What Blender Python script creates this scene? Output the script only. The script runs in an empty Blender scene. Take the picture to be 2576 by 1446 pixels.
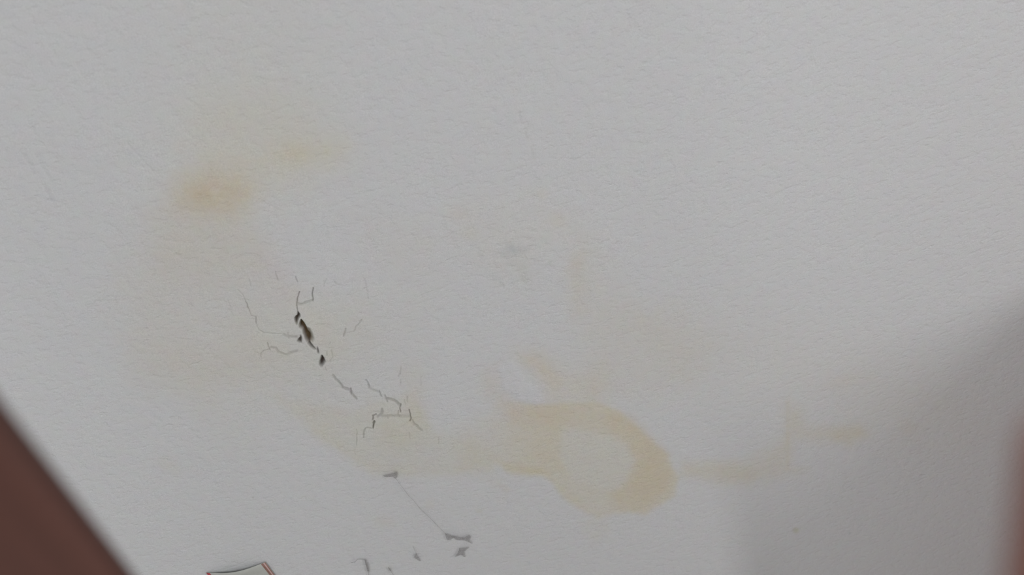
import bpy, bmesh, math
import numpy as np
from mathutils import Vector, Matrix

C = bpy.context.scene.collection
W, H = 2576, 1446
FPX = 2143.0                                   # focal length in pixels
PITCH, ROLL = math.radians(31), math.radians(15)
CAM = Vector((0.0, -0.70, 1.45))               # the wall with the damage is the plane y = 0

# ------------------------------------------------------------------ camera
F = Vector((0, math.cos(PITCH), -math.sin(PITCH)))
R0 = Vector((1, 0, 0))
U0 = Vector((0, math.sin(PITCH), math.cos(PITCH)))
XI = R0 * math.cos(ROLL) - U0 * math.sin(ROLL)
YI = R0 * math.sin(ROLL) + U0 * math.cos(ROLL)
cd = bpy.data.cameras.new('camera')
cam = bpy.data.objects.new('camera', cd)
C.objects.link(cam)
cam.matrix_world = Matrix(((XI.x, YI.x, -F.x, CAM.x), (XI.y, YI.y, -F.y, CAM.y),
                           (XI.z, YI.z, -F.z, CAM.z), (0, 0, 0, 1)))
cd.sensor_width = 36.0
cd.lens = 36.0 * FPX / W
cd.clip_start = 0.01
cd.dof.use_dof = True
cd.dof.focus_distance = 0.86
cd.dof.aperture_fstop = 5.0
bpy.context.scene.camera = cam

# ------------------------------------------------------------------ world, light, exposure
w = bpy.data.worlds.new('world')
bpy.context.scene.world = w
w.use_nodes = True
w.node_tree.nodes['Background'].inputs[0].default_value = (0.80, 0.88, 1.0, 1)
w.node_tree.nodes['Background'].inputs[1].default_value = 0.25

def area(name, loc, target, sx, sy, power, col):
    d = bpy.data.lights.new(name, 'AREA')
    d.shape = 'RECTANGLE'; d.size = sx; d.size_y = sy; d.energy = power; d.color = col
    o = bpy.data.objects.new(name, d); C.objects.link(o)
    o.location = loc
    o.rotation_euler = (Vector(target) - Vector(loc)).to_track_quat('-Z', 'Y').to_euler()
    return o
# added side light, narrow for a crisp vertical shadow edge, and added overhead fill
area('added_side_light', (2.46, -2.45, 1.80), (0.1, 0, 0.95), 0.15, 1.45, 18.5, (0.99, 0.995, 1.0))
area('added_overhead_fill', (-0.20, -1.9, 2.40), (-0.1, -0.3, 0.6), 1.7, 0.8, 27.5, (0.975, 0.99, 1.0))

vs = bpy.context.scene.view_settings
vs.view_transform = 'Standard'; vs.look = 'None'; vs.gamma = 1; vs.use_curve_mapping = False
vs.exposure = 0.17

# ------------------------------------------------------------------ helpers
def on_wall(px, py, off=0.0):
    """point of the wall plane (or of a plane `off` metres before it) under a survey coordinate"""
    d = F + XI * ((px - W / 2) / FPX) - YI * ((py - H / 2) / FPX)
    t = (-off - CAM.y) / d.y
    return CAM + d * t

def along(px, py, depth):
    d = F + XI * ((px - W / 2) / FPX) - YI * ((py - H / 2) / FPX)
    return CAM + d * depth

def tag(o, label=None, cat=None, group=None, kind=None):
    if label: o['label'] = label
    if cat: o['category'] = cat
    if group: o['group'] = group
    if kind: o['kind'] = kind
    return o

def mat(name):
    m = bpy.data.materials.new(name); m.use_nodes = True
    nt = m.node_tree
    return m, nt, nt.nodes, nt.links, nt.nodes['Principled BSDF']

def obj(name, bm, m, parent=None, smooth=False):
    me = bpy.data.meshes.new(name)
    bm.normal_update(); bm.to_mesh(me); bm.free()
    me.materials.append(m)
    if smooth:
        for p in me.polygons: p.use_smooth = True
    o = bpy.data.objects.new(name, me); C.objects.link(o)
    if parent: o.parent = parent
    return o

def add_box(bm, c, s, bev=0.0):
    r = bmesh.ops.create_cube(bm, size=1, matrix=Matrix.Translation(c) @ Matrix.Diagonal((s[0], s[1], s[2], 1)))
    if bev:
        es = list({e for v in r['verts'] for e in v.link_edges})
        bmesh.ops.bevel(bm, geom=es, offset=bev, segments=3, profile=0.5, affect='EDGES')

def box(name, c, s, m, bev=0.0, parent=None):
    bm = bmesh.new(); add_box(bm, c, s, bev)
    return obj(name, bm, m, parent)

# ------------------------------------------------------------------ materials
def ramp(N, stops):
    r = N.new('ShaderNodeValToRGB')
    while len(r.color_ramp.elements) < len(stops): r.color_ramp.elements.new(0.5)
    for e, (p, c) in zip(r.color_ramp.elements, stops):
        e.position = p; e.color = (*c, 1)
    return r

def noise(N, L, coord, scale, detail=3, rough=0.5, map_scale=None, rot=None):
    n = N.new('ShaderNodeTexNoise')
    n.inputs['Scale'].default_value = scale
    n.inputs['Detail'].default_value = detail
    n.inputs['Roughness'].default_value = rough
    src = coord
    if map_scale or rot:
        mp = N.new('ShaderNodeMapping')
        if rot: mp.inputs['Rotation'].default_value = rot
        if map_scale: mp.inputs['Scale'].default_value = map_scale
        L.new(src, mp.inputs['Vector']); src = mp.outputs[0]
    L.new(src, n.inputs['Vector'])
    return n

def plaster_material():
    m, nt, N, L, P = mat('painted_plaster')
    tc = N.new('ShaderNodeTexCoord'); co = tc.outputs['Object']
    at = N.new('ShaderNodeAttribute'); at.attribute_name = 'stain'
    base = N.new('ShaderNodeMix'); base.data_type = 'RGBA'; base.blend_type = 'MULTIPLY'
    base.inputs[0].default_value = 1.0
    base.inputs[6].default_value = (0.732, 0.735, 0.745, 1)
    L.new(at.outputs['Color'], base.inputs[7])
    # faint tints in the paint
    tint = noise(N, L, co, 75, 3, 0.6)
    mx = N.new('ShaderNodeMix'); mx.data_type = 'RGBA'; mx.blend_type = 'OVERLAY'
    mx.inputs[0].default_value = 0.10
    L.new(base.outputs[2], mx.inputs[6]); L.new(tint.outputs['Color'], mx.inputs[7])
    sp = noise(N, L, co, 1500, 1, 0.5)
    r = ramp(N, [(0.25, (0.82, 0.82, 0.82)), (0.75, (1.0, 1.0, 1.0))])
    L.new(sp.outputs['Fac'], r.inputs[0])
    m2 = N.new('ShaderNodeMix'); m2.data_type = 'RGBA'; m2.blend_type = 'MULTIPLY'; m2.inputs[0].default_value = 1.0
    L.new(mx.outputs[2], m2.inputs[6]); L.new(r.outputs[0], m2.inputs[7])
    L.new(m2.outputs[2], P.inputs['Base Color'])
    P.inputs['Roughness'].default_value = 0.75
    P.inputs['Specular IOR Level'].default_value = 0.25
    # roller stipple and dimples
    n1 = noise(N, L, co, 150, 3, 0.55, map_scale=(0.75, 1, 1.15), rot=(0, math.radians(12), 0))
    r1 = ramp(N, [(0.36, (0, 0, 0)), (0.50, (0.8, 0.8, 0.8)), (0.75, (1, 1, 1))])
    L.new(n1.outputs['Fac'], r1.inputs[0])
    b1 = N.new('ShaderNodeBump'); b1.inputs['Strength'].default_value = 0.36; b1.inputs['Distance'].default_value = 0.0010
    L.new(r1.outputs[0], b1.inputs['Height'])
    # brush drag, long and shallow
    n2 = noise(N, L, co, 60, 3, 0.6, map_scale=(2.2, 1, 0.35), rot=(0, math.radians(-22), 0))
    b2 = N.new('ShaderNodeBump'); b2.inputs['Strength'].default_value = 0.22; b2.inputs['Distance'].default_value = 0.0016
    L.new(n2.outputs['Fac'], b2.inputs['Height']); L.new(b1.outputs[0], b2.inputs['Normal'])
    # scattered pits left by the roller
    n3 = noise(N, L, co, 125, 2, 0.5, map_scale=(0.85, 1, 1.25), rot=(0, math.radians(12), 0))
    r3 = ramp(N, [(0.56, (1, 1, 1)), (0.74, (0, 0, 0))])
    L.new(n3.outputs['Fac'], r3.inputs[0])
    b3 = N.new('ShaderNodeBump'); b3.inputs['Strength'].default_value = 0.22; b3.inputs['Distance'].default_value = 0.0012
    L.new(r3.outputs[0], b3.inputs['Height']); L.new(b2.outputs[0], b3.inputs['Normal'])
    L.new(b3.outputs[0], P.inputs['Normal'])
    return m

def plain(name, col, rough=0.7, var=0.08, scale=30):
    m, nt, N, L, P = mat(name)
    tc = N.new('ShaderNodeTexCoord')
    n = noise(N, L, tc.outputs['Object'], scale, 4, 0.6)
    lo = tuple(c * (1 - var) for c in col); hi = tuple(min(1, c * (1 + var)) for c in col)
    r = ramp(N, [(0.3, lo), (0.7, hi)])
    L.new(n.outputs['Fac'], r.inputs[0]); L.new(r.outputs[0], P.inputs['Base Color'])
    P.inputs['Roughness'].default_value = rough
    return m

def wood_material(name, k):
    m, nt, N, L, P = mat(name)
    tc = N.new('ShaderNodeTexCoord')
    n = noise(N, L, tc.outputs['Object'], 14, 5, 0.6, map_scale=(6, 6, 0.5))
    r = ramp(N, [(0.25, (0.062 * k, 0.023 * k, 0.016 * k)), (0.55, (0.082 * k, 0.031 * k, 0.022 * k)), (0.8, (0.102 * k, 0.040 * k, 0.029 * k))])
    L.new(n.outputs['Fac'], r.inputs[0]); L.new(r.outputs[0], P.inputs['Base Color'])
    b = N.new('ShaderNodeBump'); b.inputs['Strength'].default_value = 0.15; b.inputs['Distance'].default_value = 0.001
    L.new(n.outputs['Fac'], b.inputs['Height']); L.new(b.outputs[0], P.inputs['Normal'])
    P.inputs['Roughness'].default_value = 0.55
    return m

M_plaster = plaster_material()
M_wood = wood_material('dark_red_brown_wood', 1.08)
M_wood2 = wood_material('red_brown_wood', 4.0)
M_room = plain('room_paint', (0.66, 0.65, 0.64))
M_floor = plain('floor_tiles', (0.60, 0.59, 0.57), 0.5, 0.1, 6)
M_paper = plain('white_paper', (0.50, 0.51, 0.475), 0.6, 0.05, 200)
M_red = plain('red_print', (0.46, 0.07, 0.08), 0.5, 0.15, 300)
M_brownline = plain('brown_print', (0.30, 0.16, 0.13), 0.6, 0.15, 300)
M_pink = plain('pink_print', (0.60, 0.42, 0.40), 0.6, 0.1, 300)

def dust_material():
    m, nt, N, L, P = mat('grey_dust')
    tc = N.new('ShaderNodeTexCoord')
    n = noise(N, L, tc.outputs['Object'], 900, 4, 0.7)
    r = ramp(N, [(0.3, (0.24, 0.225, 0.225)), (0.7, (0.36, 0.345, 0.345))])
    L.new(n.outputs['Fac'], r.inputs[0]); L.new(r.outputs[0], P.inputs['Base Color'])
    a = N.new('ShaderNodeMapRange'); a.inputs[1].default_value = 0.3; a.inputs[2].default_value = 0.7
    a.inputs[3].default_value = 0.05; a.inputs[4].default_value = 0.75
    L.new(n.outputs['Fac'], a.inputs[0]); L.new(a.outputs[0], P.inputs['Alpha'])
    P.inputs['Roughness'].default_value = 1.0
    return m
M_dust = dust_material()
M_thread = M_dust.copy(); M_thread.name = 'cobweb_silk'
for n_ in M_thread.node_tree.nodes:
    if n_.type == 'MAP_RANGE': n_.inputs[3].default_value = 0.08; n_.inputs[4].default_value = 0.42

# ------------------------------------------------------------------ the damaged wall
# non-uniform grid in wall coordinates (x along the wall, z up): fine round the cracks
def axis(knots):
    out = []
    for (a, b, step) in knots:
        n = max(1, int(round((b - a) / step)))
        out.extend(list(a + (b - a) * np.arange(n) / n))
    out.append(knots[-1][1])
    return np.array(out)
cs = [on_wall(x, y) for x, y in ((0, 0), (W, 0), (0, H), (W, H))]
fx = [on_wall(x, y) for x, y in ((585, 690), (1075, 740), (585, 1110), (1075, 1180))]
x0, x1 = min(c.x for c in cs) - .03, max(c.x for c in cs) + .03
z0, z1 = min(c.z for c in cs) - .03, max(c.z for c in cs) + .03
fx0, fx1 = min(c.x for c in fx), max(c.x for c in fx)
fz0, fz1 = min(c.z for c in fx), max(c.z for c in fx)
gx = axis([(-2.3, x0, .05), (x0, fx0, .0018), (fx0, fx1, .00055), (fx1, x1, .0018), (x1, 2.9, .05)])
gz = axis([(0.0, z0, .05), (z0, fz0, .0018), (fz0, fz1, .00055), (fz1, z1, .0018), (z1, 2.5, .05)])
GX, GZ = np.meshgrid(gx, gz)
nx, nz = len(gx), len(gz)
X, Z = GX.ravel(), GZ.ravel()
# survey coordinates of every wall vertex (where it was marked in the photograph)
dx, dy, dz = X - CAM.x, 0 - CAM.y, Z - CAM.z
dep = dx * F.x + dy * F.y + dz * F.z
PX = np.where(dep > .05, W / 2 + FPX * (dx * XI.x + dy * XI.y + dz * XI.z) / np.maximum(dep, .05), -9999)
PY = np.where(dep > .05, H / 2 - FPX * (dx * YI.x + dy * YI.y + dz * YI.z) / np.maximum(dep, .05), -9999)

rng = np.random.default_rng(5)
def vnoise(px, py, cell, octs=3):
    """smooth value noise"""
    tot = np.zeros_like(px); amp = 1.0; s = 0
    for o in range(octs):
        g = rng.random((256, 256))
        u, v = px / cell, py / cell
        iu, iv = np.floor(u).astype(int), np.floor(v).astype(int)
        fu, fv = u - iu, v - iv
        fu = fu * fu * (3 - 2 * fu); fv = fv * fv * (3 - 2 * fv)
        a = g[iv % 256, iu % 256]; b = g[iv % 256, (iu + 1) % 256]
        c = g[(iv + 1) % 256, iu % 256]; d = g[(iv + 1) % 256, (iu + 1) % 256]
        tot += amp * ((a * (1 - fu) + b * fu) * (1 - fv) + (c * (1 - fu) + d * fu) * fv)
        s += amp; amp *= .5; cell *= .5
    return tot / s * 2 - 1
VN1 = vnoise(PX, PY, 60, 4)
VN2 = vnoise(PX + 999, PY + 99, 60, 4)
VN3 = vnoise(PX + 333, PY + 777, 140, 4)
VF = vnoise(PX, PY + 55, 9, 2)

def seg_dist(x, y, ax, ay, bx, by):
    vx, vy = bx - ax, by - ay
    t = np.clip(((x - ax) * vx + (y - ay) * vy) / max(vx * vx + vy * vy, 1e-9), 0, 1)
    return np.hypot(x - ax - t * vx, y - ay - t * vy), t

def poly_mask(pts, feather, wob=0.0):
    """soft polygon mask; returns index array and weight"""
    p = np.array(pts, float)
    mg = feather * 1.2 + wob + 4
    sel = np.where((PX > p[:, 0].min() - mg) & (PX < p[:, 0].max() + mg) &
                   (PY > p[:, 1].min() - mg) & (PY < p[:, 1].max() + mg))[0]
    x = PX[sel] + wob * VN1[sel]; y = PY[sel] + wob * VN2[sel]
    dist = np.full(len(sel), 1e9); ins = np.zeros(len(sel), bool)
    n = len(p)
    for i in range(n):
        ax, ay = p[i]; bx, by = p[(i + 1) % n]
        d, _ = seg_dist(x, y, ax, ay, bx, by)
        dist = np.minimum(dist, d)
        c = ((ay > y) != (by > y)) & (x < (bx - ax) * (y - ay) / ((by - ay) if by != ay else 1e-9) + ax)
        ins ^= c
    sd = np.where(ins, dist, -dist)
    wgt = np.clip(sd / feather * .5 + .5, 0, 1)
    return sel, wgt * wgt * (3 - 2 * wgt)

col = np.ones((len(X), 3))
dep_in = np.zeros(len(X))           # metres into the wall
def stain(pts, feather, mult, strength=1.0, wob=0.0, mottle=0.25, fade=None):
    sel, wg = poly_mask(pts, feather, wob)
    if fade:                                    # the stain thins out towards one side
        t = np.clip((PX[sel] + 25 * VN1[sel] - fade[0]) / (fade[1] - fade[0]), 0, 1)
        wg = wg * t * t * (3 - 2 * t)
    wg = wg * strength * (1 + mottle * VN3[sel] + mottle * .5 * VF[sel])
    wg = np.clip(wg, 0, 1.2)[:, None]
    col[sel] *= 1 + wg * (np.array(mult) - 1)
def setcol(pts, feather, mult, strength=1.0, wob=0.0):
    sel, wg = poly_mask(pts, feather, wob)
    wg = (wg * strength)[:, None]
    col[sel] = col[sel] * (1 - wg) + np.array(mult) * wg
def ell(cx, cy, rx, ry, rot=0, n=20):
    r = math.radians(rot)
    return [(cx + rx * math.cos(t) * math.cos(r) - ry * math.sin(t) * math.sin(r),
             cy + rx * math.cos(t) * math.sin(r) + ry * math.sin(t) * math.cos(r))
            for t in [2 * math.pi * i / n for i in range(n)]]
def cr(ox, oy, s, pts): return [(ox + x / s, oy + y / s) for x, y in pts]

# -- yellow-brown damp stains
stain([(500, 30), (660, 0), (740, 120), (760, 330), (680, 420), (520, 420), (440, 330), (470, 150)], 260, (.99, .975, .92))
stain([(500, 250), (700, 220), (860, 340), (880, 400), (760, 480), (620, 520), (450, 450)], 90, (1.0, .965, .87), .9)
stain([(590, 400), (700, 360), (780, 355), (870, 360), (820, 410), (740, 430), (640, 430)], 45, (1.0, .955, .84), .8, 14)
stain([(725, 370), (765, 370), (775, 400), (745, 410), (720, 395)], 26, (1.0, .94, .84), .7, 6)
stain([(430, 490), (470, 440), (545, 420), (600, 435), (650, 470), (630, 515), (590, 540), (535, 545), (480, 535), (440, 515)], 52, (.97, .86, .72), 1.0, 14)
stain([(470, 470), (530, 440), (545, 470), (600, 455), (615, 490), (570, 510), (530, 515), (490, 500)], 30, (.97, .92, .84), .9, 10)
stain(ell(545, 487, 26, 9, 40), 14, (1.06, 1.10, 1.18), .8, 4)
stain([(400, 480), (330, 620), (290, 720), (330, 850), (400, 940), (500, 1000), (640, 980), (700, 900), (640, 800),
       (600, 740), (700, 700), (660, 600), (640, 540), (520, 500)], 90, (.985, .945, .885), 1.0, 30)
stain([(400, 540), (520, 530), (620, 590), (640, 680), (560, 720), (440, 690), (380, 620)], 70, (.985, .955, .905), .9, 20)
stain([(330, 860), (420, 860), (520, 960), (560, 1040), (450, 1000), (370, 930)], 40, (.99, .965, .92), .8, 10)
stain([(640, 600), (690, 610), (760, 740), (720, 780), (670, 730), (640, 660)], 30, (.995, .945, .945), .8, 8)
stain([(600, 740), (740, 720), (900, 760), (940, 850), (900, 930), (820, 960), (700, 930), (640, 900), (600, 830)], 60, (.985, .965, .90), 1.0, 18)
stain([(760, 780), (820, 800), (860, 880), (830, 900), (790, 860)], 30, (1.0, .95, .87), .7, 6)
stain([(500, 900), (700, 900), (950, 1000), (1000, 1100), (780, 1080), (600, 1020), (500, 960)], 90, (.99, .97, .93), .9, 25)
stain([(880, 540), (1080, 560), (1100, 640), (1040, 680), (920, 640)], 60, (.99, .955, .92), .8, 16)
stain([(900, 700), (1100, 700), (1080, 900), (960, 960), (880, 880)], 70, (.99, .97, .94), .7, 16)
# stain round the lower cracks, crisp lower edge
stain([(700, 1000), (760, 1010), (880, 1040), (950, 1000), (1040, 990), (1090, 1080), (1200, 1110), (1260, 1150),
       (1230, 1186), (1160, 1188), (1080, 1192), (1000, 1196), (930, 1186), (870, 1150), (810, 1105), (760, 1060)], 20, (.985, .955, .875), 1.0, 10)
stain([(790, 1080), (830, 1100), (900, 1150), (960, 1176), (1080, 1180), (1180, 1178), (1180, 1192), (1080, 1194),
       (960, 1194), (890, 1166), (820, 1116)], 22, (.985, .945, .86), .8, 5)
stain([(960, 1040), (1050, 1040), (1070, 1100), (1020, 1130), (960, 1110)], 36, (.99, .97, .88), .9, 10)
stain([(1000, 925), (1055, 920), (1070, 1000), (1075, 1070), (1040, 1060), (1020, 990)], 26, (.985, .935, .86), .8, 8)
# main ring
O8, S8 = (1150, 850), 2.426
def c8(p): return cr(1150, 850, 2.426, p)
stain([(1235, 1167), (1200, 1100), (1220, 1040), (1241, 1007), (1307, 1013), (1373, 1016), (1438, 1010), (1500, 1012), (1562, 1035),
       (1628, 1093), (1678, 1138), (1708, 1200), (1700, 1246), (1657, 1272), (1624, 1290), (1583, 1287), (1541, 1291),
       (1504, 1300), (1471, 1287), (1418, 1254), (1393, 1221), (1364, 1196), (1315, 1193), (1274, 1184)],
      9, (1.0, .935, .785), 1.0, 5, .12, (1190, 1400))
stain([(1150, 1080), (1250, 1040), (1420, 1030), (1420, 1190), (1260, 1186), (1150, 1188)], 34, (.995, .95, .87), .9, 12)
stain(c8([(930, 470), (1000, 455), (1110, 510), (1290, 700), (1330, 850), (1290, 945), (1200, 1005), (1140, 1055), (960, 1030),
          (930, 940), (1040, 880), (1085, 750), (1040, 650), (930, 560)]), 22, (.985, .905, .79), 1.0, 7, .15)
stain(c8([(1100, 620), (1240, 700), (1300, 850), (1260, 940), (1130, 960), (1080, 880), (1130, 760)]), 40, (.985, .95, .89), .9, 8)
stain(c8([(1160, 590), (1300, 710), (1270, 720), (1130, 600)]), 10, (.97, .96, .93), .6, 4)
stain(c8([(300, 410), (520, 400), (780, 420), (960, 470), (960, 560), (820, 570), (660, 545), (480, 510), (360, 520), (300, 470)]), 24, (.99, .93, .86), .9, 8)
stain(c8([(280, 760), (400, 775), (520, 790), (560, 830), (400, 835), (300, 815)]), 12, (.985, .93, .80), 1.0, 4)
stain(c8([(560, 830), (640, 900), (780, 1010), (800, 1070), (650, 990), (580, 900)]), 14, (.985, .955, .88), .6, 4)
setcol(c8([(640, 555), (720, 555), (820, 575), (930, 600), (1030, 655), (1085, 750), (1050, 805), (1030, 870), (960, 925),
           (850, 900), (700, 860), (645, 760), (630, 640)]), 12, (1.0, .962, .845), .85, 5)
# neck above the ring
stain(c8([(370, 100), (480, 70), (620, 140), (680, 200), (900, 180), (940, 300), (900, 440), (560, 390), (500, 290), (430, 190)]), 40, (1.0, .945, .845), 1.0, 10)
stain(c8([(390, 110), (470, 90), (560, 160), (640, 250), (600, 300), (510, 230), (430, 180)]), 22, (1.0, .94, .86), .9, 8)
stain(c8([(150, 200), (250, 160), (270, 300), (380, 395), (330, 480), (230, 440), (140, 320)]), 26, (.99, .94, .88), 1.0, 8)
setcol(c8([(258, 190), (330, 145), (390, 200), (410, 270), (470, 300), (535, 388), (480, 405), (390, 382), (285, 310)]), 8, (1.01, 1.01, 1.02), .95, 3)
setcol(c8([(225, 770), (260, 790), (320, 850), (300, 870), (230, 810)]), 7, (1.0, 1.0, 1.0), .8, 3)
stain(c8([(770, 1070), (930, 1080), (940, 1180), (860, 1240), (770, 1180)]), 24, (.99, .96, .90), .9, 8)
stain(c8([(150, 860), (250, 870), (330, 920), (300, 945), (220, 900)]), 16, (1.0, .955, .90), .8, 6)
stain(c8([(255, 890), (300, 905), (315, 935), (280, 925)]), 8, (.96, .91, .89), .8, 2)
stain(c8([(110, 1045), (155, 1045), (150, 1070), (115, 1065)]), 8, (.97, .94, .88), .8, 2)
# wide pale beige bands to the right
stain([(1440, 560), (1500, 600), (1560, 760), (1700, 780), (1780, 860), (1740, 960), (1600, 1010), (1500, 1000), (1460, 900), (1440, 760), (1420, 640)],
      70, (.99, .958, .905), 1.0, 20)
stain([(1560, 800), (1900, 800), (2200, 860), (2460, 980), (2500, 1100), (2300, 1130), (2000, 1000), (1700, 960)], 110, (.99, .968, .935), 1.0, 30)
stain([(1979, 1010), (2010, 1030), (2030, 1075), (2090, 1080), (2170, 1070), (2180, 1100), (2140, 1122), (2060, 1112), (2000, 1100), (1990, 1170),
       (2020, 1180), (1960, 1200), (1890, 1215), (1800, 1212), (1720, 1190), (1720, 1160), (1860, 1165), (1930, 1130), (1970, 1100), (1976, 1050)],
      26, (.985, .935, .84), 1.0, 8)
stain([(1720, 1165), (1850, 1160), (1900, 1190), (1880, 1220), (1780, 1210), (1710, 1195)], 22, (.985, .945, .86), .8, 6)
stain([(1978, 1010), (1984, 1010), (1986, 1180), (1978, 1180)], 5, (.97, .93, .86), .7, 1)
stain(ell(2130, 960, 60, 12, -10), 22, (.99, .95, .90), .8, 8)
stain(ell(2290, 1075, 24, 10, 0), 18, (.99, .95, .88), .8, 8)
stain([(2080, 1080), (2160, 1070), (2180, 1095), (2100, 1112)], 14, (.99, .95, .88), .8, 5)
# centre smear and grey smudges
def c7(p): return cr(1100, 480, 4.017, p)
stain([(1130, 520), (1200, 500), (1330, 480), (1420, 520), (1440, 600), (1380, 640), (1330, 700), (1260, 700), (1200, 660), (1130, 600)], 50, (.99, .97, .935), 1.0, 14)
stain(ell(1157, 540, 24, 20), 18, (.99, .945, .90), .8, 8)
stain(ell(1400, 550, 18, 20), 18, (.99, .94, .89), .8, 6)
stain(ell(1362, 486, 16, 12), 14, (.99, .94, .88), .7, 4)
stain(ell(1180, 590, 20, 14, 30), 16, (.98, .945, .91), .7, 6)
stain([(1435, 640), (1465, 640), (1475, 700), (1470, 790), (1445, 800), (1435, 720)], 24, (.985, .94, .88), .9, 8)
stain(c7([(700, 500), (770, 510), (790, 560), (900, 560), (930, 570), (890, 620), (740, 630), (650, 650), (660, 590)]), 9, (.86, .85, .86), .75, 5)
stain(c7([(740, 540), (830, 560), (870, 600), (780, 610), (730, 590)]), 7, (.93, .90, .91), .7, 3)
stain(c7([(600, 640), (760, 640), (900, 720), (930, 900), (900, 960), (850, 880), (800, 760), (700, 690)]), 16, (.95, .935, .925), .8, 6)
stain(c7([(850, 840), (910, 880), (910, 950), (870, 940)]), 9, (.94, .92, .90), .8, 3)
stain(c7([(1115, 705), (1160, 705), (1165, 745), (1110, 745)]), 4, (.86, .86, .83), .9, 1)
stain(c7([(1040, 480), (1110, 480), (1110, 520), (1060, 515)]), 5, (.94, .95, .95), .8, 2)
setcol(c7([(1000, 560), (1200, 480), (1340, 470), (1330, 620), (1280, 760), (1260, 1150), (1080, 1240), (900, 1080), (980, 900), (1080, 820), (1040, 700)]), 22, (1.0, 1.0, 1.005), .55, 10)
for p in ([(410, 620), (430, 630)], [(450, 650), (442, 690)], [(395, 735), (430, 755)], [(560, 810), (568, 845)], [(640, 870), (640, 920)], [(570, 890), (600, 905)], [(650, 930), (675, 950)]):
    (ax, ay), (bx, by) = c7(p)
    stain([(ax - 2, ay - 2), (ax + 2, ay - 2), (bx + 2, by + 2), (bx - 2, by + 2)], 4, (.88, .87, .86), .8, 1)
# little spots
stain(ell(2002, 1334, 8, 7), 4, (.84, .79, .64), .9, 2)
stain(ell(2137, 1341, 3, 3), 3, (.8, .8, .8), .8, 1)
stain(ell(1331, 1416, 3, 3), 3, (.8, .8, .8), .8, 1)
stain(ell(430, 1170, 30, 16, 40), 20, (.99, .955, .90), .9, 8)
stain(ell(970, 1310, 26, 12, 10), 14, (.99, .95, .89), .9, 8)
stain(ell(1080, 1268, 12, 12), 10, (.99, .95, .90), .9, 5)
stain(ell(1205, 1285, 6, 5), 5, (.98, .95, .92), .9, 3)
stain(ell(350, 950, 60, 30, 50), 40, (.99, .965, .92), .7, 16)
stain(ell(580, 1100, 90, 40, 30), 60, (.99, .975, .94), .8, 20)

# -- cracks: (points, half width px, darkness 0..1, depth m)
def crack(pts, hw, dark, depth=0.0, tint=(.50, .49, .46), ragged=1.2):
    p = pts
    dark = dark * 1.35 if hw > 3 else dark * .82
    for i in range(len(p) - 1):
        (ax, ay), (bx, by) = p[i], p[i + 1]
        mg = hw * 2 + 6
        sel = np.where((PX > min(ax, bx) - mg) & (PX < max(ax, bx) + mg) & (PY > min(ay, by) - mg) & (PY < max(ay, by) + mg))[0]
        x = PX[sel] + ragged * VF[sel] * 1.5; y = PY[sel] + ragged * VF[sel]
        d, t = seg_dist(x, y, ax, ay, bx, by)
        wg = np.clip(1.3 - d / hw, 0, 1); wg = wg * wg * (3 - 2 * wg)
        old = crk[sel]; crk[sel] = np.maximum(old, wg * dark)
        dep_in[sel] = np.maximum(dep_in[sel], wg * depth)
col = col ** np.array([.80, .62, .66])[None, :]
crk = np.zeros(len(X))
def a3(p): return cr(560, 660, 4.2525, p)
def a4(p): return cr(780, 900, 4.2525, p)
crack(a3([(968, 265), (955, 330), (968, 385), (964, 405)]), 1.6, .75, .0012)
crack(a3([(958, 405), (905, 412), (870, 435), (822, 440), (802, 430)]), 4.2, .20, .0004)
crack(a3([(962, 400), (905, 405), (870, 420)]), 1.4, .30, .0008)
crack(a3([(822, 310), (800, 400), (796, 450), (806, 520)]), 1.5, .65, .0012)
crack(a3([(160, 285), (215, 345), (250, 420)]), 1.2, .22, .0005)
crack(a3([(245, 410), (268, 465), (288, 515)]), 1.4, .48, .0008)
crack(a3([(288, 515), (300, 560), (352, 580)]), 1.3, .28, .0005)
crack(a3([(355, 575), (360, 650)]), 1.5, .50, .0008)
crack(a3([(360, 650), (385, 715), (440, 745), (540, 752), (660, 750)]), 1.6, .22, .0005)
crack(a3([(478, 850), (490, 890), (508, 930)]), 1.5, .50, .0008)
crack(a3([(500, 915), (440, 935), (415, 965), (408, 1010)]), 1.4, .32, .0006)
crack(a3([(520, 900), (570, 905), (600, 950), (680, 975), (740, 955), (800, 930)]), 3.6, .20, .0004)
crack(a3([(565, 900), (600, 945), (640, 965)]), 1.3, .22, .0005)
crack(a3([(660, 760), (700, 775), (800, 785)]), 4.0, .20, .0003)
crack(a3([(700, 735), (708, 800)]), 1.4, .35, .0006)
crack(a3([(778, 145), (796, 200)]), 1.6, .5, .0006)
crack(a3([(560, 90), (580, 140), (594, 185)]), 1.3, .38, .0005)
crack(a3([(280, 165), (305, 250)]), 1.3, .22, .0004)
crack(a3([(1316, 700), (1298, 785)]), 1.8, .42, .0006)
crack(a3([(1490, 605), (1425, 685), (1408, 735)]), 1.6, .28, .0005)
crack(a3([(1408, 735), (1310, 745)]), 1.6, .14, .0003)
crack(a3([(1114, 938), (1116, 985)]), 1.4, .38, .0005)
crack(a3([(1165, 925), (1180, 1000), (1150, 1050)]), 2.0, .22, .0004)
crack(a3([(1150, 850), (1130, 870)]), 1.5, .22, .0004)
crack(a3([(1095, 1110), (1110, 1150)]), 1.4, .25, .0004)
crack(a3([(60, 400), (110, 560)]), 1.1, .14, .0003)
crack(a3([(1085, 190), (1090, 250)]), 1.4, .20, .0003)
crack(a3([(1195, 200), (1210, 220)]), 1.4, .3, .0003)
crack(a3([(1525, 180), (1560, 390)]), 1.2, .16, .0003)
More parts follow.
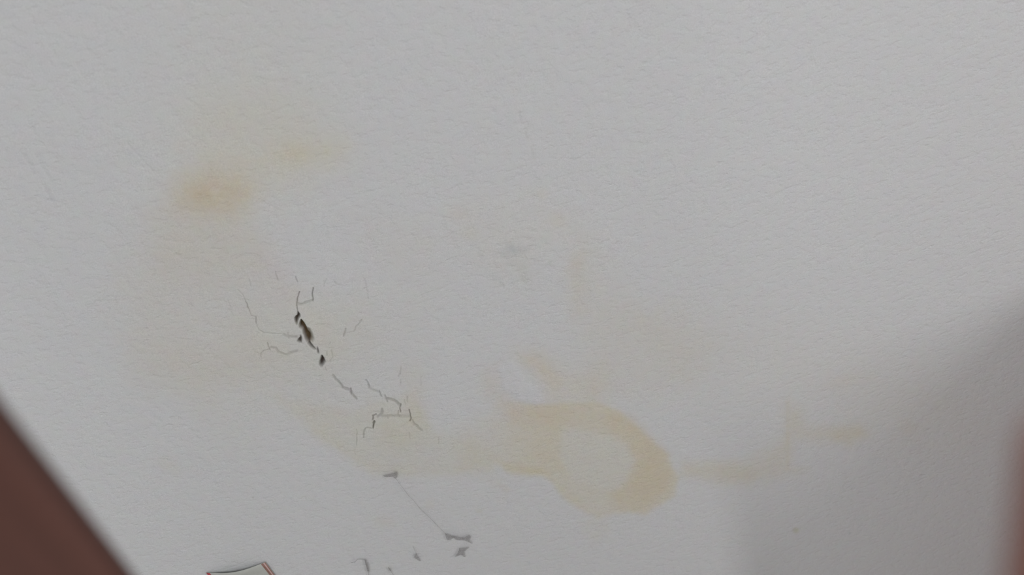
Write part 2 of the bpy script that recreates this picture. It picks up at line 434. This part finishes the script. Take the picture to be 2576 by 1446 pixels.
# second and third crack
crack(a4([(245, 180), (275, 225), (305, 245), (340, 290), (355, 315), (400, 328), (432, 345), (445, 380), (500, 440)]), 3.6, .27, .0006)
crack(a4([(300, 255), (335, 290), (346, 322)]), 1.4, .40, .0012)
crack(a4([(346, 322), (380, 345), (425, 350)]), 1.2, .20, .0008)
crack(a4([(430, 320), (436, 350), (442, 388)]), 1.7, .70, .0012)
crack(a4([(442, 388), (490, 440)]), 1.3, .30, .0006)
crack(a4([(600, 240), (620, 270), (632, 325)]), 2.4, .40, .0008)
crack(a4([(632, 320), (680, 345), (740, 365)]), 3.6, .18, .0004)
crack(a4([(742, 360), (757, 408)]), 2.0, .48, .0008)
crack(a4([(800, 400), (825, 465)]), 2.4, .42, .0008)
crack(a4([(815, 435), (860, 440), (920, 462), (962, 505)]), 4.0, .27, .0006)
crack(a4([(845, 435), (900, 440), (930, 465)]), 1.3, .28, .0006)
crack(a4([(972, 490), (966, 530), (968, 572)]), 1.5, .75, .0012)
crack(a4([(948, 565), (940, 600), (952, 620)]), 1.8, .42, .0008)
crack(a4([(1058, 548), (1072, 590), (1078, 630), (1070, 668)]), 1.7, .78, .0012)
crack(a4([(1095, 655), (1112, 695), (1150, 720)]), 2.2, .42, .0008)
crack(a4([(1115, 700), (1160, 740), (1195, 770)]), 3.6, .20, .0005)
crack(a4([(770, 618), (835, 615), (930, 610), (1060, 620)]), 4.2, .15, .0004)
crack(a4([(830, 600), (830, 640)]), 1.4, .30, .0005)
crack(a4([(770, 545), (768, 590), (722, 622)]), 3.8, .27, .0005)
crack(a4([(772, 580), (745, 600)]), 1.4, .35, .0005)
crack(a4([(705, 598), (672, 615), (666, 660)]), 1.8, .70, .0014)
crack(a4([(684, 670), (680, 705), (672, 745)]), 2.1, .88, .0018)
crack(a4([(670, 750), (610, 742), (588, 755), (576, 790)]), 2.4, .24, .0006)
crack(a4([(590, 745), (578, 780), (575, 855)]), 1.7, .45, .0008)
crack(a4([(500, 765), (502, 850), (496, 935)]), 1.4, .30, .0005)
crack(a4([(480, 950), (478, 1030)]), 1.2, .14, .0003)
crack(a4([(970, 100), (960, 160), (943, 205)]), 1.6, .26, .0004)
crack(a4([(968, 230), (970, 290)]), 1.4, .22, .0004)
crack(a4([(1038, 410), (1042, 470)]), 1.4, .30, .0004)
crack(a4([(1012, 450), (1015, 500)]), 1.4, .22, .0004)
crack(a4([(1190, 200), (1185, 300)]), 1.3, .18, .0004)
crack(a4([(1065, 790), (1068, 855)]), 1.3, .20, .0004)
crack(a4([(1375, 850), (1378, 920)]), 1.3, .22, .0004)
# hairline and dust ticks elsewhere
crack([(1298, 265), (1322, 330), (1350, 415)], 1.8, .10, .0003)
crack([(820, 700), (815, 720)], 1.4, .2, .0003)
crack([(636, 1250), (638, 1260)], 1.4, .3, .0003)
crack([(60, 390), (150, 530)], 2.2, .07, .0006)
crack([(90, 385), (135, 470)], 2.2, .06, .0005)
crack([(320, 360), (385, 430)], 2.4, .05, .0004)
col *= 1 - crk[:, None] * (1 - np.array([.24, .22, .19]))[None, :] * 1.0
# -- open holes through the plaster
def hole(pts, feather, depth, c, wob=1.0, s=1.0):
    sel, wg = poly_mask(pts, feather, wob)
    wg = wg * s
    dep_in[sel] = np.maximum(dep_in[sel], wg * depth)
    w3 = wg[:, None]
    col[sel] = col[sel] * (1 - w3) + np.array(c) * w3
def a6(p): return cr(700, 760, 8.03, p)
hole(a6([(395, 175), (432, 225), (432, 265), (405, 300), (385, 350), (372, 420), (345, 370), (330, 300), (350, 262), (385, 240)]), 3.0, .004, (.13, .10, .075))
hole(a6([(560, 480), (630, 520), (680, 620), (700, 700), (680, 770), (640, 760), (600, 600)]), 6, .004, (.30, .235, .155), 1.0, .9)
hole(a6([(460, 330), (520, 400), (560, 470), (600, 560), (650, 620), (660, 700), (640, 760), (640, 800), (600, 780), (560, 720),
         (520, 600), (500, 520), (440, 480), (430, 420)]), 4.0, .006, (.16, .105, .055))
hole(a6([(630, 760), (680, 830), (760, 935), (735, 935), (660, 880), (605, 810)]), 3.5, .005, (.16, .14, .12), 1.0, .85)
hole(a6([(455, 640), (475, 700), (468, 790), (430, 795), (390, 770), (405, 720), (440, 690)]), 3.0, .003, (.17, .14, .115), 1.0, .95)
hole(a6([(795, 880), (820, 960), (822, 1020), (800, 1010), (782, 930)]), 2.4, .002, (.19, .16, .14), .6, .9)
hole(a6([(885, 1065), (925, 1120), (945, 1180), (910, 1240), (870, 1290), (845, 1250), (845, 1190), (870, 1120)]), 4.0, .005, (.13, .095, .08), .8)
hole(a6([(430, 690), (455, 690), (455, 760), (420, 760)]), 2, .002, (.12, .10, .085), .5, .6)

# gentle swelling of the damp plaster, lifted lips along the big crack, slightly raised repaired flake
bulge = np.zeros(len(X))
for (cx, cy, rx, ry, h) in ((780, 850, 170, 130, .0022), (1000, 1080, 120, 80, .0016), (1500, 1150, 260, 170, .0012), (560, 560, 220, 190, .0016),
                            (1330, 640, 160, 150, .0015)):
    bulge += h * np.exp(-(((PX - cx) / rx) ** 2 + ((PY - cy) / ry) ** 2) * 1.3)
sel, wg = poly_mask(c8([(258, 190), (330, 145), (390, 200), (410, 270), (470, 300), (535, 388), (480, 405), (390, 382), (285, 310)]), 7, 2)
bulge[sel] += .0006 * wg
sel, wg = poly_mask(a6([(330, 200), (470, 250), (640, 450), (720, 640), (740, 860), (660, 900), (540, 760), (400, 560), (330, 420)]), 26, 3)
bulge[sel] += .0012 * wg
inside = (PX > -50) & (PX < W + 50)
bulge += np.where(inside, .0004 * VN3 + .00018 * VN1, 0)
Yv = dep_in - bulge

me = bpy.data.meshes.new('wall_back')
nv = len(X)
me.vertices.add(nv)
co = np.empty((nv, 3), np.float32); co[:, 0] = X; co[:, 1] = Yv; co[:, 2] = Z
me.vertices.foreach_set('co', co.ravel())
ii = (np.arange(nz - 1)[:, None] * nx + np.arange(nx - 1)[None, :]).ravel()
quads = np.stack([ii, ii + 1, ii + nx + 1, ii + nx], 1).astype(np.int32)
nf = len(quads)
me.loops.add(nf * 4); me.loops.foreach_set('vertex_index', quads.ravel())
me.polygons.add(nf)
me.polygons.foreach_set('loop_start', np.arange(nf, dtype=np.int32) * 4)
me.polygons.foreach_set('use_smooth', np.ones(nf, bool))
me.update(calc_edges=True)
ca = me.color_attributes.new('stain', 'FLOAT_COLOR', 'POINT')
c4 = np.ones((nv, 4), np.float32); c4[:, :3] = np.clip(col, 0, 1.2)
ca.data.foreach_set('color', c4.ravel())
me.materials.append(M_plaster)
wall = bpy.data.objects.new('wall_back', me); C.objects.link(wall)
tag(wall, 'white painted plaster wall with yellow damp stains and a dark open crack', kind='structure')

# ------------------------------------------------------------------ rest of the room
def room(name, c, s, m): return tag(box(name, c, s, m), kind='structure')
room('floor', (.3, -1.4, -.02), (5.3, 2.9, .04), M_floor)
room('ceiling', (.3, -1.4, 2.52), (5.3, 2.9, .04), M_room)
room('wall_left', (-2.32, -1.4, 1.25), (.04, 2.9, 2.5), M_room)
room('wall_right', (2.92, -1.4, 1.25), (.04, 2.9, 2.5), M_room)
room('wall_front', (.3, -2.86, 1.25), (5.3, .04, 2.5), M_room)

# ------------------------------------------------------------------ red-brown wooden panels either side of the camera
p = along(322, 1446, 0.20)
LX, LY = p.x, p.y
bm = bmesh.new(); add_box(bm, (-.03, 0, 1.014 - p.z), (.06, .008, 2.02), .003)
o = obj('wooden_board', bm, M_wood)
o.location = p; o.rotation_euler = (0, math.radians(-2.5), 0)       # leans a little
tag(o, 'blurred reddish-brown wooden board slanting across the lower left corner', 'board')
p = along(2582, 1446, 0.085)
RX, RY = p.x, p.y
o = box('wooden_board', (RX + .012, RY, .6945), (.024, .010, 1.389), M_wood2, .003)
tag(o, 'blurred reddish-brown wooden board showing only as a sliver at the right edge', 'board')
# unseen cabinet added past the right edge to tint and shade the wall
cab = bpy.data.objects.new('added_shade_cabinet', None); C.objects.link(cab)
cab.location = (.90, -.25, 0)
tag(cab, 'unseen reddish-brown cabinet added to shade the wall, right of the damp patch', 'cabinet')
def cpart(nm, c, s_, parent=cab, m=M_wood2, bev=.002):
    o = box(nm, c, s_, m, bev)
    o.parent = parent; o.matrix_parent_inverse = parent.matrix_world.inverted() if parent is not cab else Matrix.Translation(cab.location).inverted()
    return o
cpart('body', (.885, -.2245, .43), (.57, .43, .86))
cpart('top', (.88, -.2345, .870), (.58, .456, .022))
for k, xx in ((-1, .7425), (1, 1.0275)):
    d = cpart('door', (xx, -.446, .45), (.275, .016, .80))
    bm = bmesh.new(); add_box(bm, (xx - k * -.10, -.462, .55), (.012, .018, .12), .003)
    h = obj('handle', bm, M_wood); h.parent = d
print('LEFT', LX, LY, 'RIGHT', RX, RY, 'grid', nx, nz, 'wall corners', [tuple(round(v, 3) for v in c) for c in cs])

# ------------------------------------------------------------------ small paper card at the bottom
def quad_sheet(bm, A, B, Cc, D, n=10, lift=0.0, curl=None, th=.0004):
    """thick sheet between the edge A-B (top) and D-C (bottom)"""
    fr, bk = [], []
    for j in range(n + 1):
        for i in range(n + 1):
            u, v = i / n, j / n
            p = (A * (1 - u) + B * u) * (1 - v) + (D * (1 - u) + Cc * u) * v
            q = p.copy()
            off = (curl(u, v) if curl else 0) + lift
            q.y -= off
            fr.append(bm.verts.new(q))
            q2 = q.copy(); q2.y += th
            bk.append(bm.verts.new(q2))
    m = n + 1
    for j in range(n):
        for i in range(n):
            a = j * m + i
            bm.faces.new((fr[a], fr[a + m], fr[a + m + 1], fr[a + 1]))
            bm.faces.new((bk[a], bk[a + 1], bk[a + m + 1], bk[a + m]))
    def edge(idx):
        for a, b in zip(idx[:-1], idx[1:]):
            bm.faces.new((fr[a], fr[b], bk[b], bk[a]))
    edge(list(range(m))); edge([n + j * m for j in range(m)])
    edge([n * m + i for i in range(n, -1, -1)]); edge([j * m for j in range(n, -1, -1)])
A = on_wall(520, 1436.5); B = on_wall(668, 1410); Cc = on_wall(795, 1580); D = on_wall(640, 1610)
card = bpy.data.objects.new('paper_card', None); C.objects.link(card)
card.location = on_wall(650, 1500); card.empty_display_size = .02
tag(card, 'small white paper card with red edges stuck to the wall at the bottom', 'card')
def sub(nm, bm, m):
    o = obj(nm, bm, m, smooth=True)
    o.parent = card; o.matrix_parent_inverse = Matrix.Translation(card.location).inverted()
    return o
curl = lambda u, v: .002 + .007 * math.exp(-v * 5) * math.sin(math.pi * u) ** 1
def lerp(a, b, t): return a * (1 - t) + b * t
bm = bmesh.new(); quad_sheet(bm, A, B, Cc, D, 16, 0, curl, .0006); sub('sheet', bm, M_paper)
def strip(nm, u0, u1, m, lift):
    bm = bmesh.new()
    quad_sheet(bm, lerp(A, B, u0), lerp(A, B, u1), lerp(D, Cc, u1), lerp(D, Cc, u0), 14, lift,
               lambda u, v: curl(u0 + (u1 - u0) * u, v), .0003)
    return sub(nm, bm, m)
tag(strip('border', 0.0, .06, M_red, .0005), 'thick red left border')
tag(strip('border', .93, .965, M_brownline, .0005), 'inner brown line of the right border')
strip('border_fill', .965, .985, M_pink, .0005)
tag(strip('border', .985, 1.0, M_brownline, .0005), 'outer brown line of the right border')

# ------------------------------------------------------------------ dusty cobwebs
def clump(nm, pts, parent, h=.0016):
    """flat dusty tuft: a rounded, ragged cushion on the wall"""
    cx = sum(p[0] for p in pts) / len(pts); cy = sum(p[1] for p in pts) / len(pts)
    bm = bmesh.new(); rings = []
    n = len(pts)
    fine = []
    for i in range(n):
        a, b = pts[i], pts[(i + 1) % n]
        for k in range(3):
            t = k / 3
            fine.append((a[0] * (1 - t) + b[0] * t + rng.uniform(-.8, .8), a[1] * (1 - t) + b[1] * t + rng.uniform(-.8, .8)))
    for s, off in ((1.0, .0002), (.85, h * .6), (.5, h), (.2, h * 1.1)):
        rings.append([bm.verts.new(on_wall(cx + (x - cx) * s, cy + (y - cy) * s, .0024 + off)) for x, y in fine])
    m = len(fine)
    for a, b in zip(rings[:-1], rings[1:]):
        for i in range(m):
            bm.faces.new((a[i], b[i], b[(i + 1) % m], a[(i + 1) % m]))
    bm.faces.new(rings[-1])
    base = [bm.verts.new(on_wall(x, y, .0010)) for x, y in fine]
    for i in range(m):
        bm.faces.new((base[i], rings[0][i], rings[0][(i + 1) % m], base[(i + 1) % m]))
    bmesh.ops.recalc_face_normals(bm, faces=bm.faces)
    o = obj(nm, bm, M_dust, smooth=True)
    o.parent = parent; o.matrix_parent_inverse = Matrix.Translation(parent.location).inverted()
    return o
def strand(nm, pts, parent, r=.0004):
    cu = bpy.data.curves.new(nm, 'CURVE'); cu.dimensions = '3D'
    cu.bevel_depth = r; cu.bevel_resolution = 2
    s = cu.splines.new('POLY'); s.points.add(len(pts) - 1)
    for i, (x, y) in enumerate(pts):
        q = on_wall(x, y, .0030); s.points[i].co = (q.x, q.y, q.z, 1)
        s.points[i].radius = .7 + .6 * rng.random()
    tmp = bpy.data.objects.new('tmp', cu); C.objects.link(tmp)
    dg = bpy.context.evaluated_depsgraph_get()
    me = bpy.data.meshes.new_from_object(tmp.evaluated_get(dg))
    bpy.data.objects.remove(tmp)
    me.name = nm; me.materials.clear(); me.materials.append(M_thread)
    o = bpy.data.objects.new(nm, me); C.objects.link(o)
    o.parent = parent; o.matrix_parent_inverse = Matrix.Translation(parent.location).inverted()
    return o
def web(label, at):
    e = bpy.data.objects.new('cobweb', None); C.objects.link(e)
    e.location = on_wall(*at); e.empty_display_size = .02
    return tag(e, label, 'cobweb', 'dusty cobwebs low on the wall')
def a5(p): return cr(860, 1160, 5.055, p)
wb = web('dusty cobweb thread running down from the stain to a forked grey tuft', (1090, 1290))
strand('thread', a5([(690, 225), (745, 300), (800, 370), (850, 440), (905, 490), (985, 590), (1080, 685), (1150, 750), (1210, 815), (1330, 935)]), wb, .00028)
clump('dust_tuft', a5([(520, 180), (600, 165), (660, 150), (705, 130), (712, 180), (690, 228), (650, 200), (560, 205)]), wb)
clump('dust_tuft', a5([(1310, 920), (1350, 925), (1440, 965), (1400, 990), (1340, 1005)]), wb)
clump('dust_tuft', a5([(1400, 945), (1470, 965), (1540, 985), (1625, 930), (1645, 960), (1625, 1000), (1660, 1050), (1560, 1010), (1440, 995)]), wb)
wb = web('small dark grey dust tuft just below the forked end of the cobweb thread', (1160, 1388))
clump('dust_tuft', a5([(1490, 1105), (1620, 1090), (1560, 1150), (1570, 1220), (1510, 1190), (1440, 1215), (1480, 1150)]), wb)
wb = web('faint cobweb wisp left of the dark dust tuft, near the bottom edge', (1048, 1400))
strand('thread', a5([(905, 1080), (935, 1150), (960, 1200)]), wb, .0003)
clump('dust_tuft', a5([(940, 1170), (960, 1190), (1005, 1265), (985, 1270), (915, 1220)]), wb, .001)
wb = web('faint hooked cobweb running off the bottom edge, farthest left of the cobwebs', (915, 1420))
strand('thread', a5([(115, 1290), (160, 1285), (200, 1245), (290, 1245), (310, 1310), (330, 1360), (350, 1500)]), wb, .0004)
clump('dust_tuft', a5([(285, 1250), (300, 1250), (345, 1330), (350, 1420), (325, 1400)]), wb, .001)
wb = web('short cobweb thread running off the bottom edge, between the hooked one and the wisp', (983, 1435))
strand('thread', a5([(590, 1345), (615, 1385), (650, 1440), (680, 1500)]), wb, .0004)
clump('dust_tuft', a5([(590, 1360), (615, 1365), (630, 1400), (600, 1385)]), wb, .001)
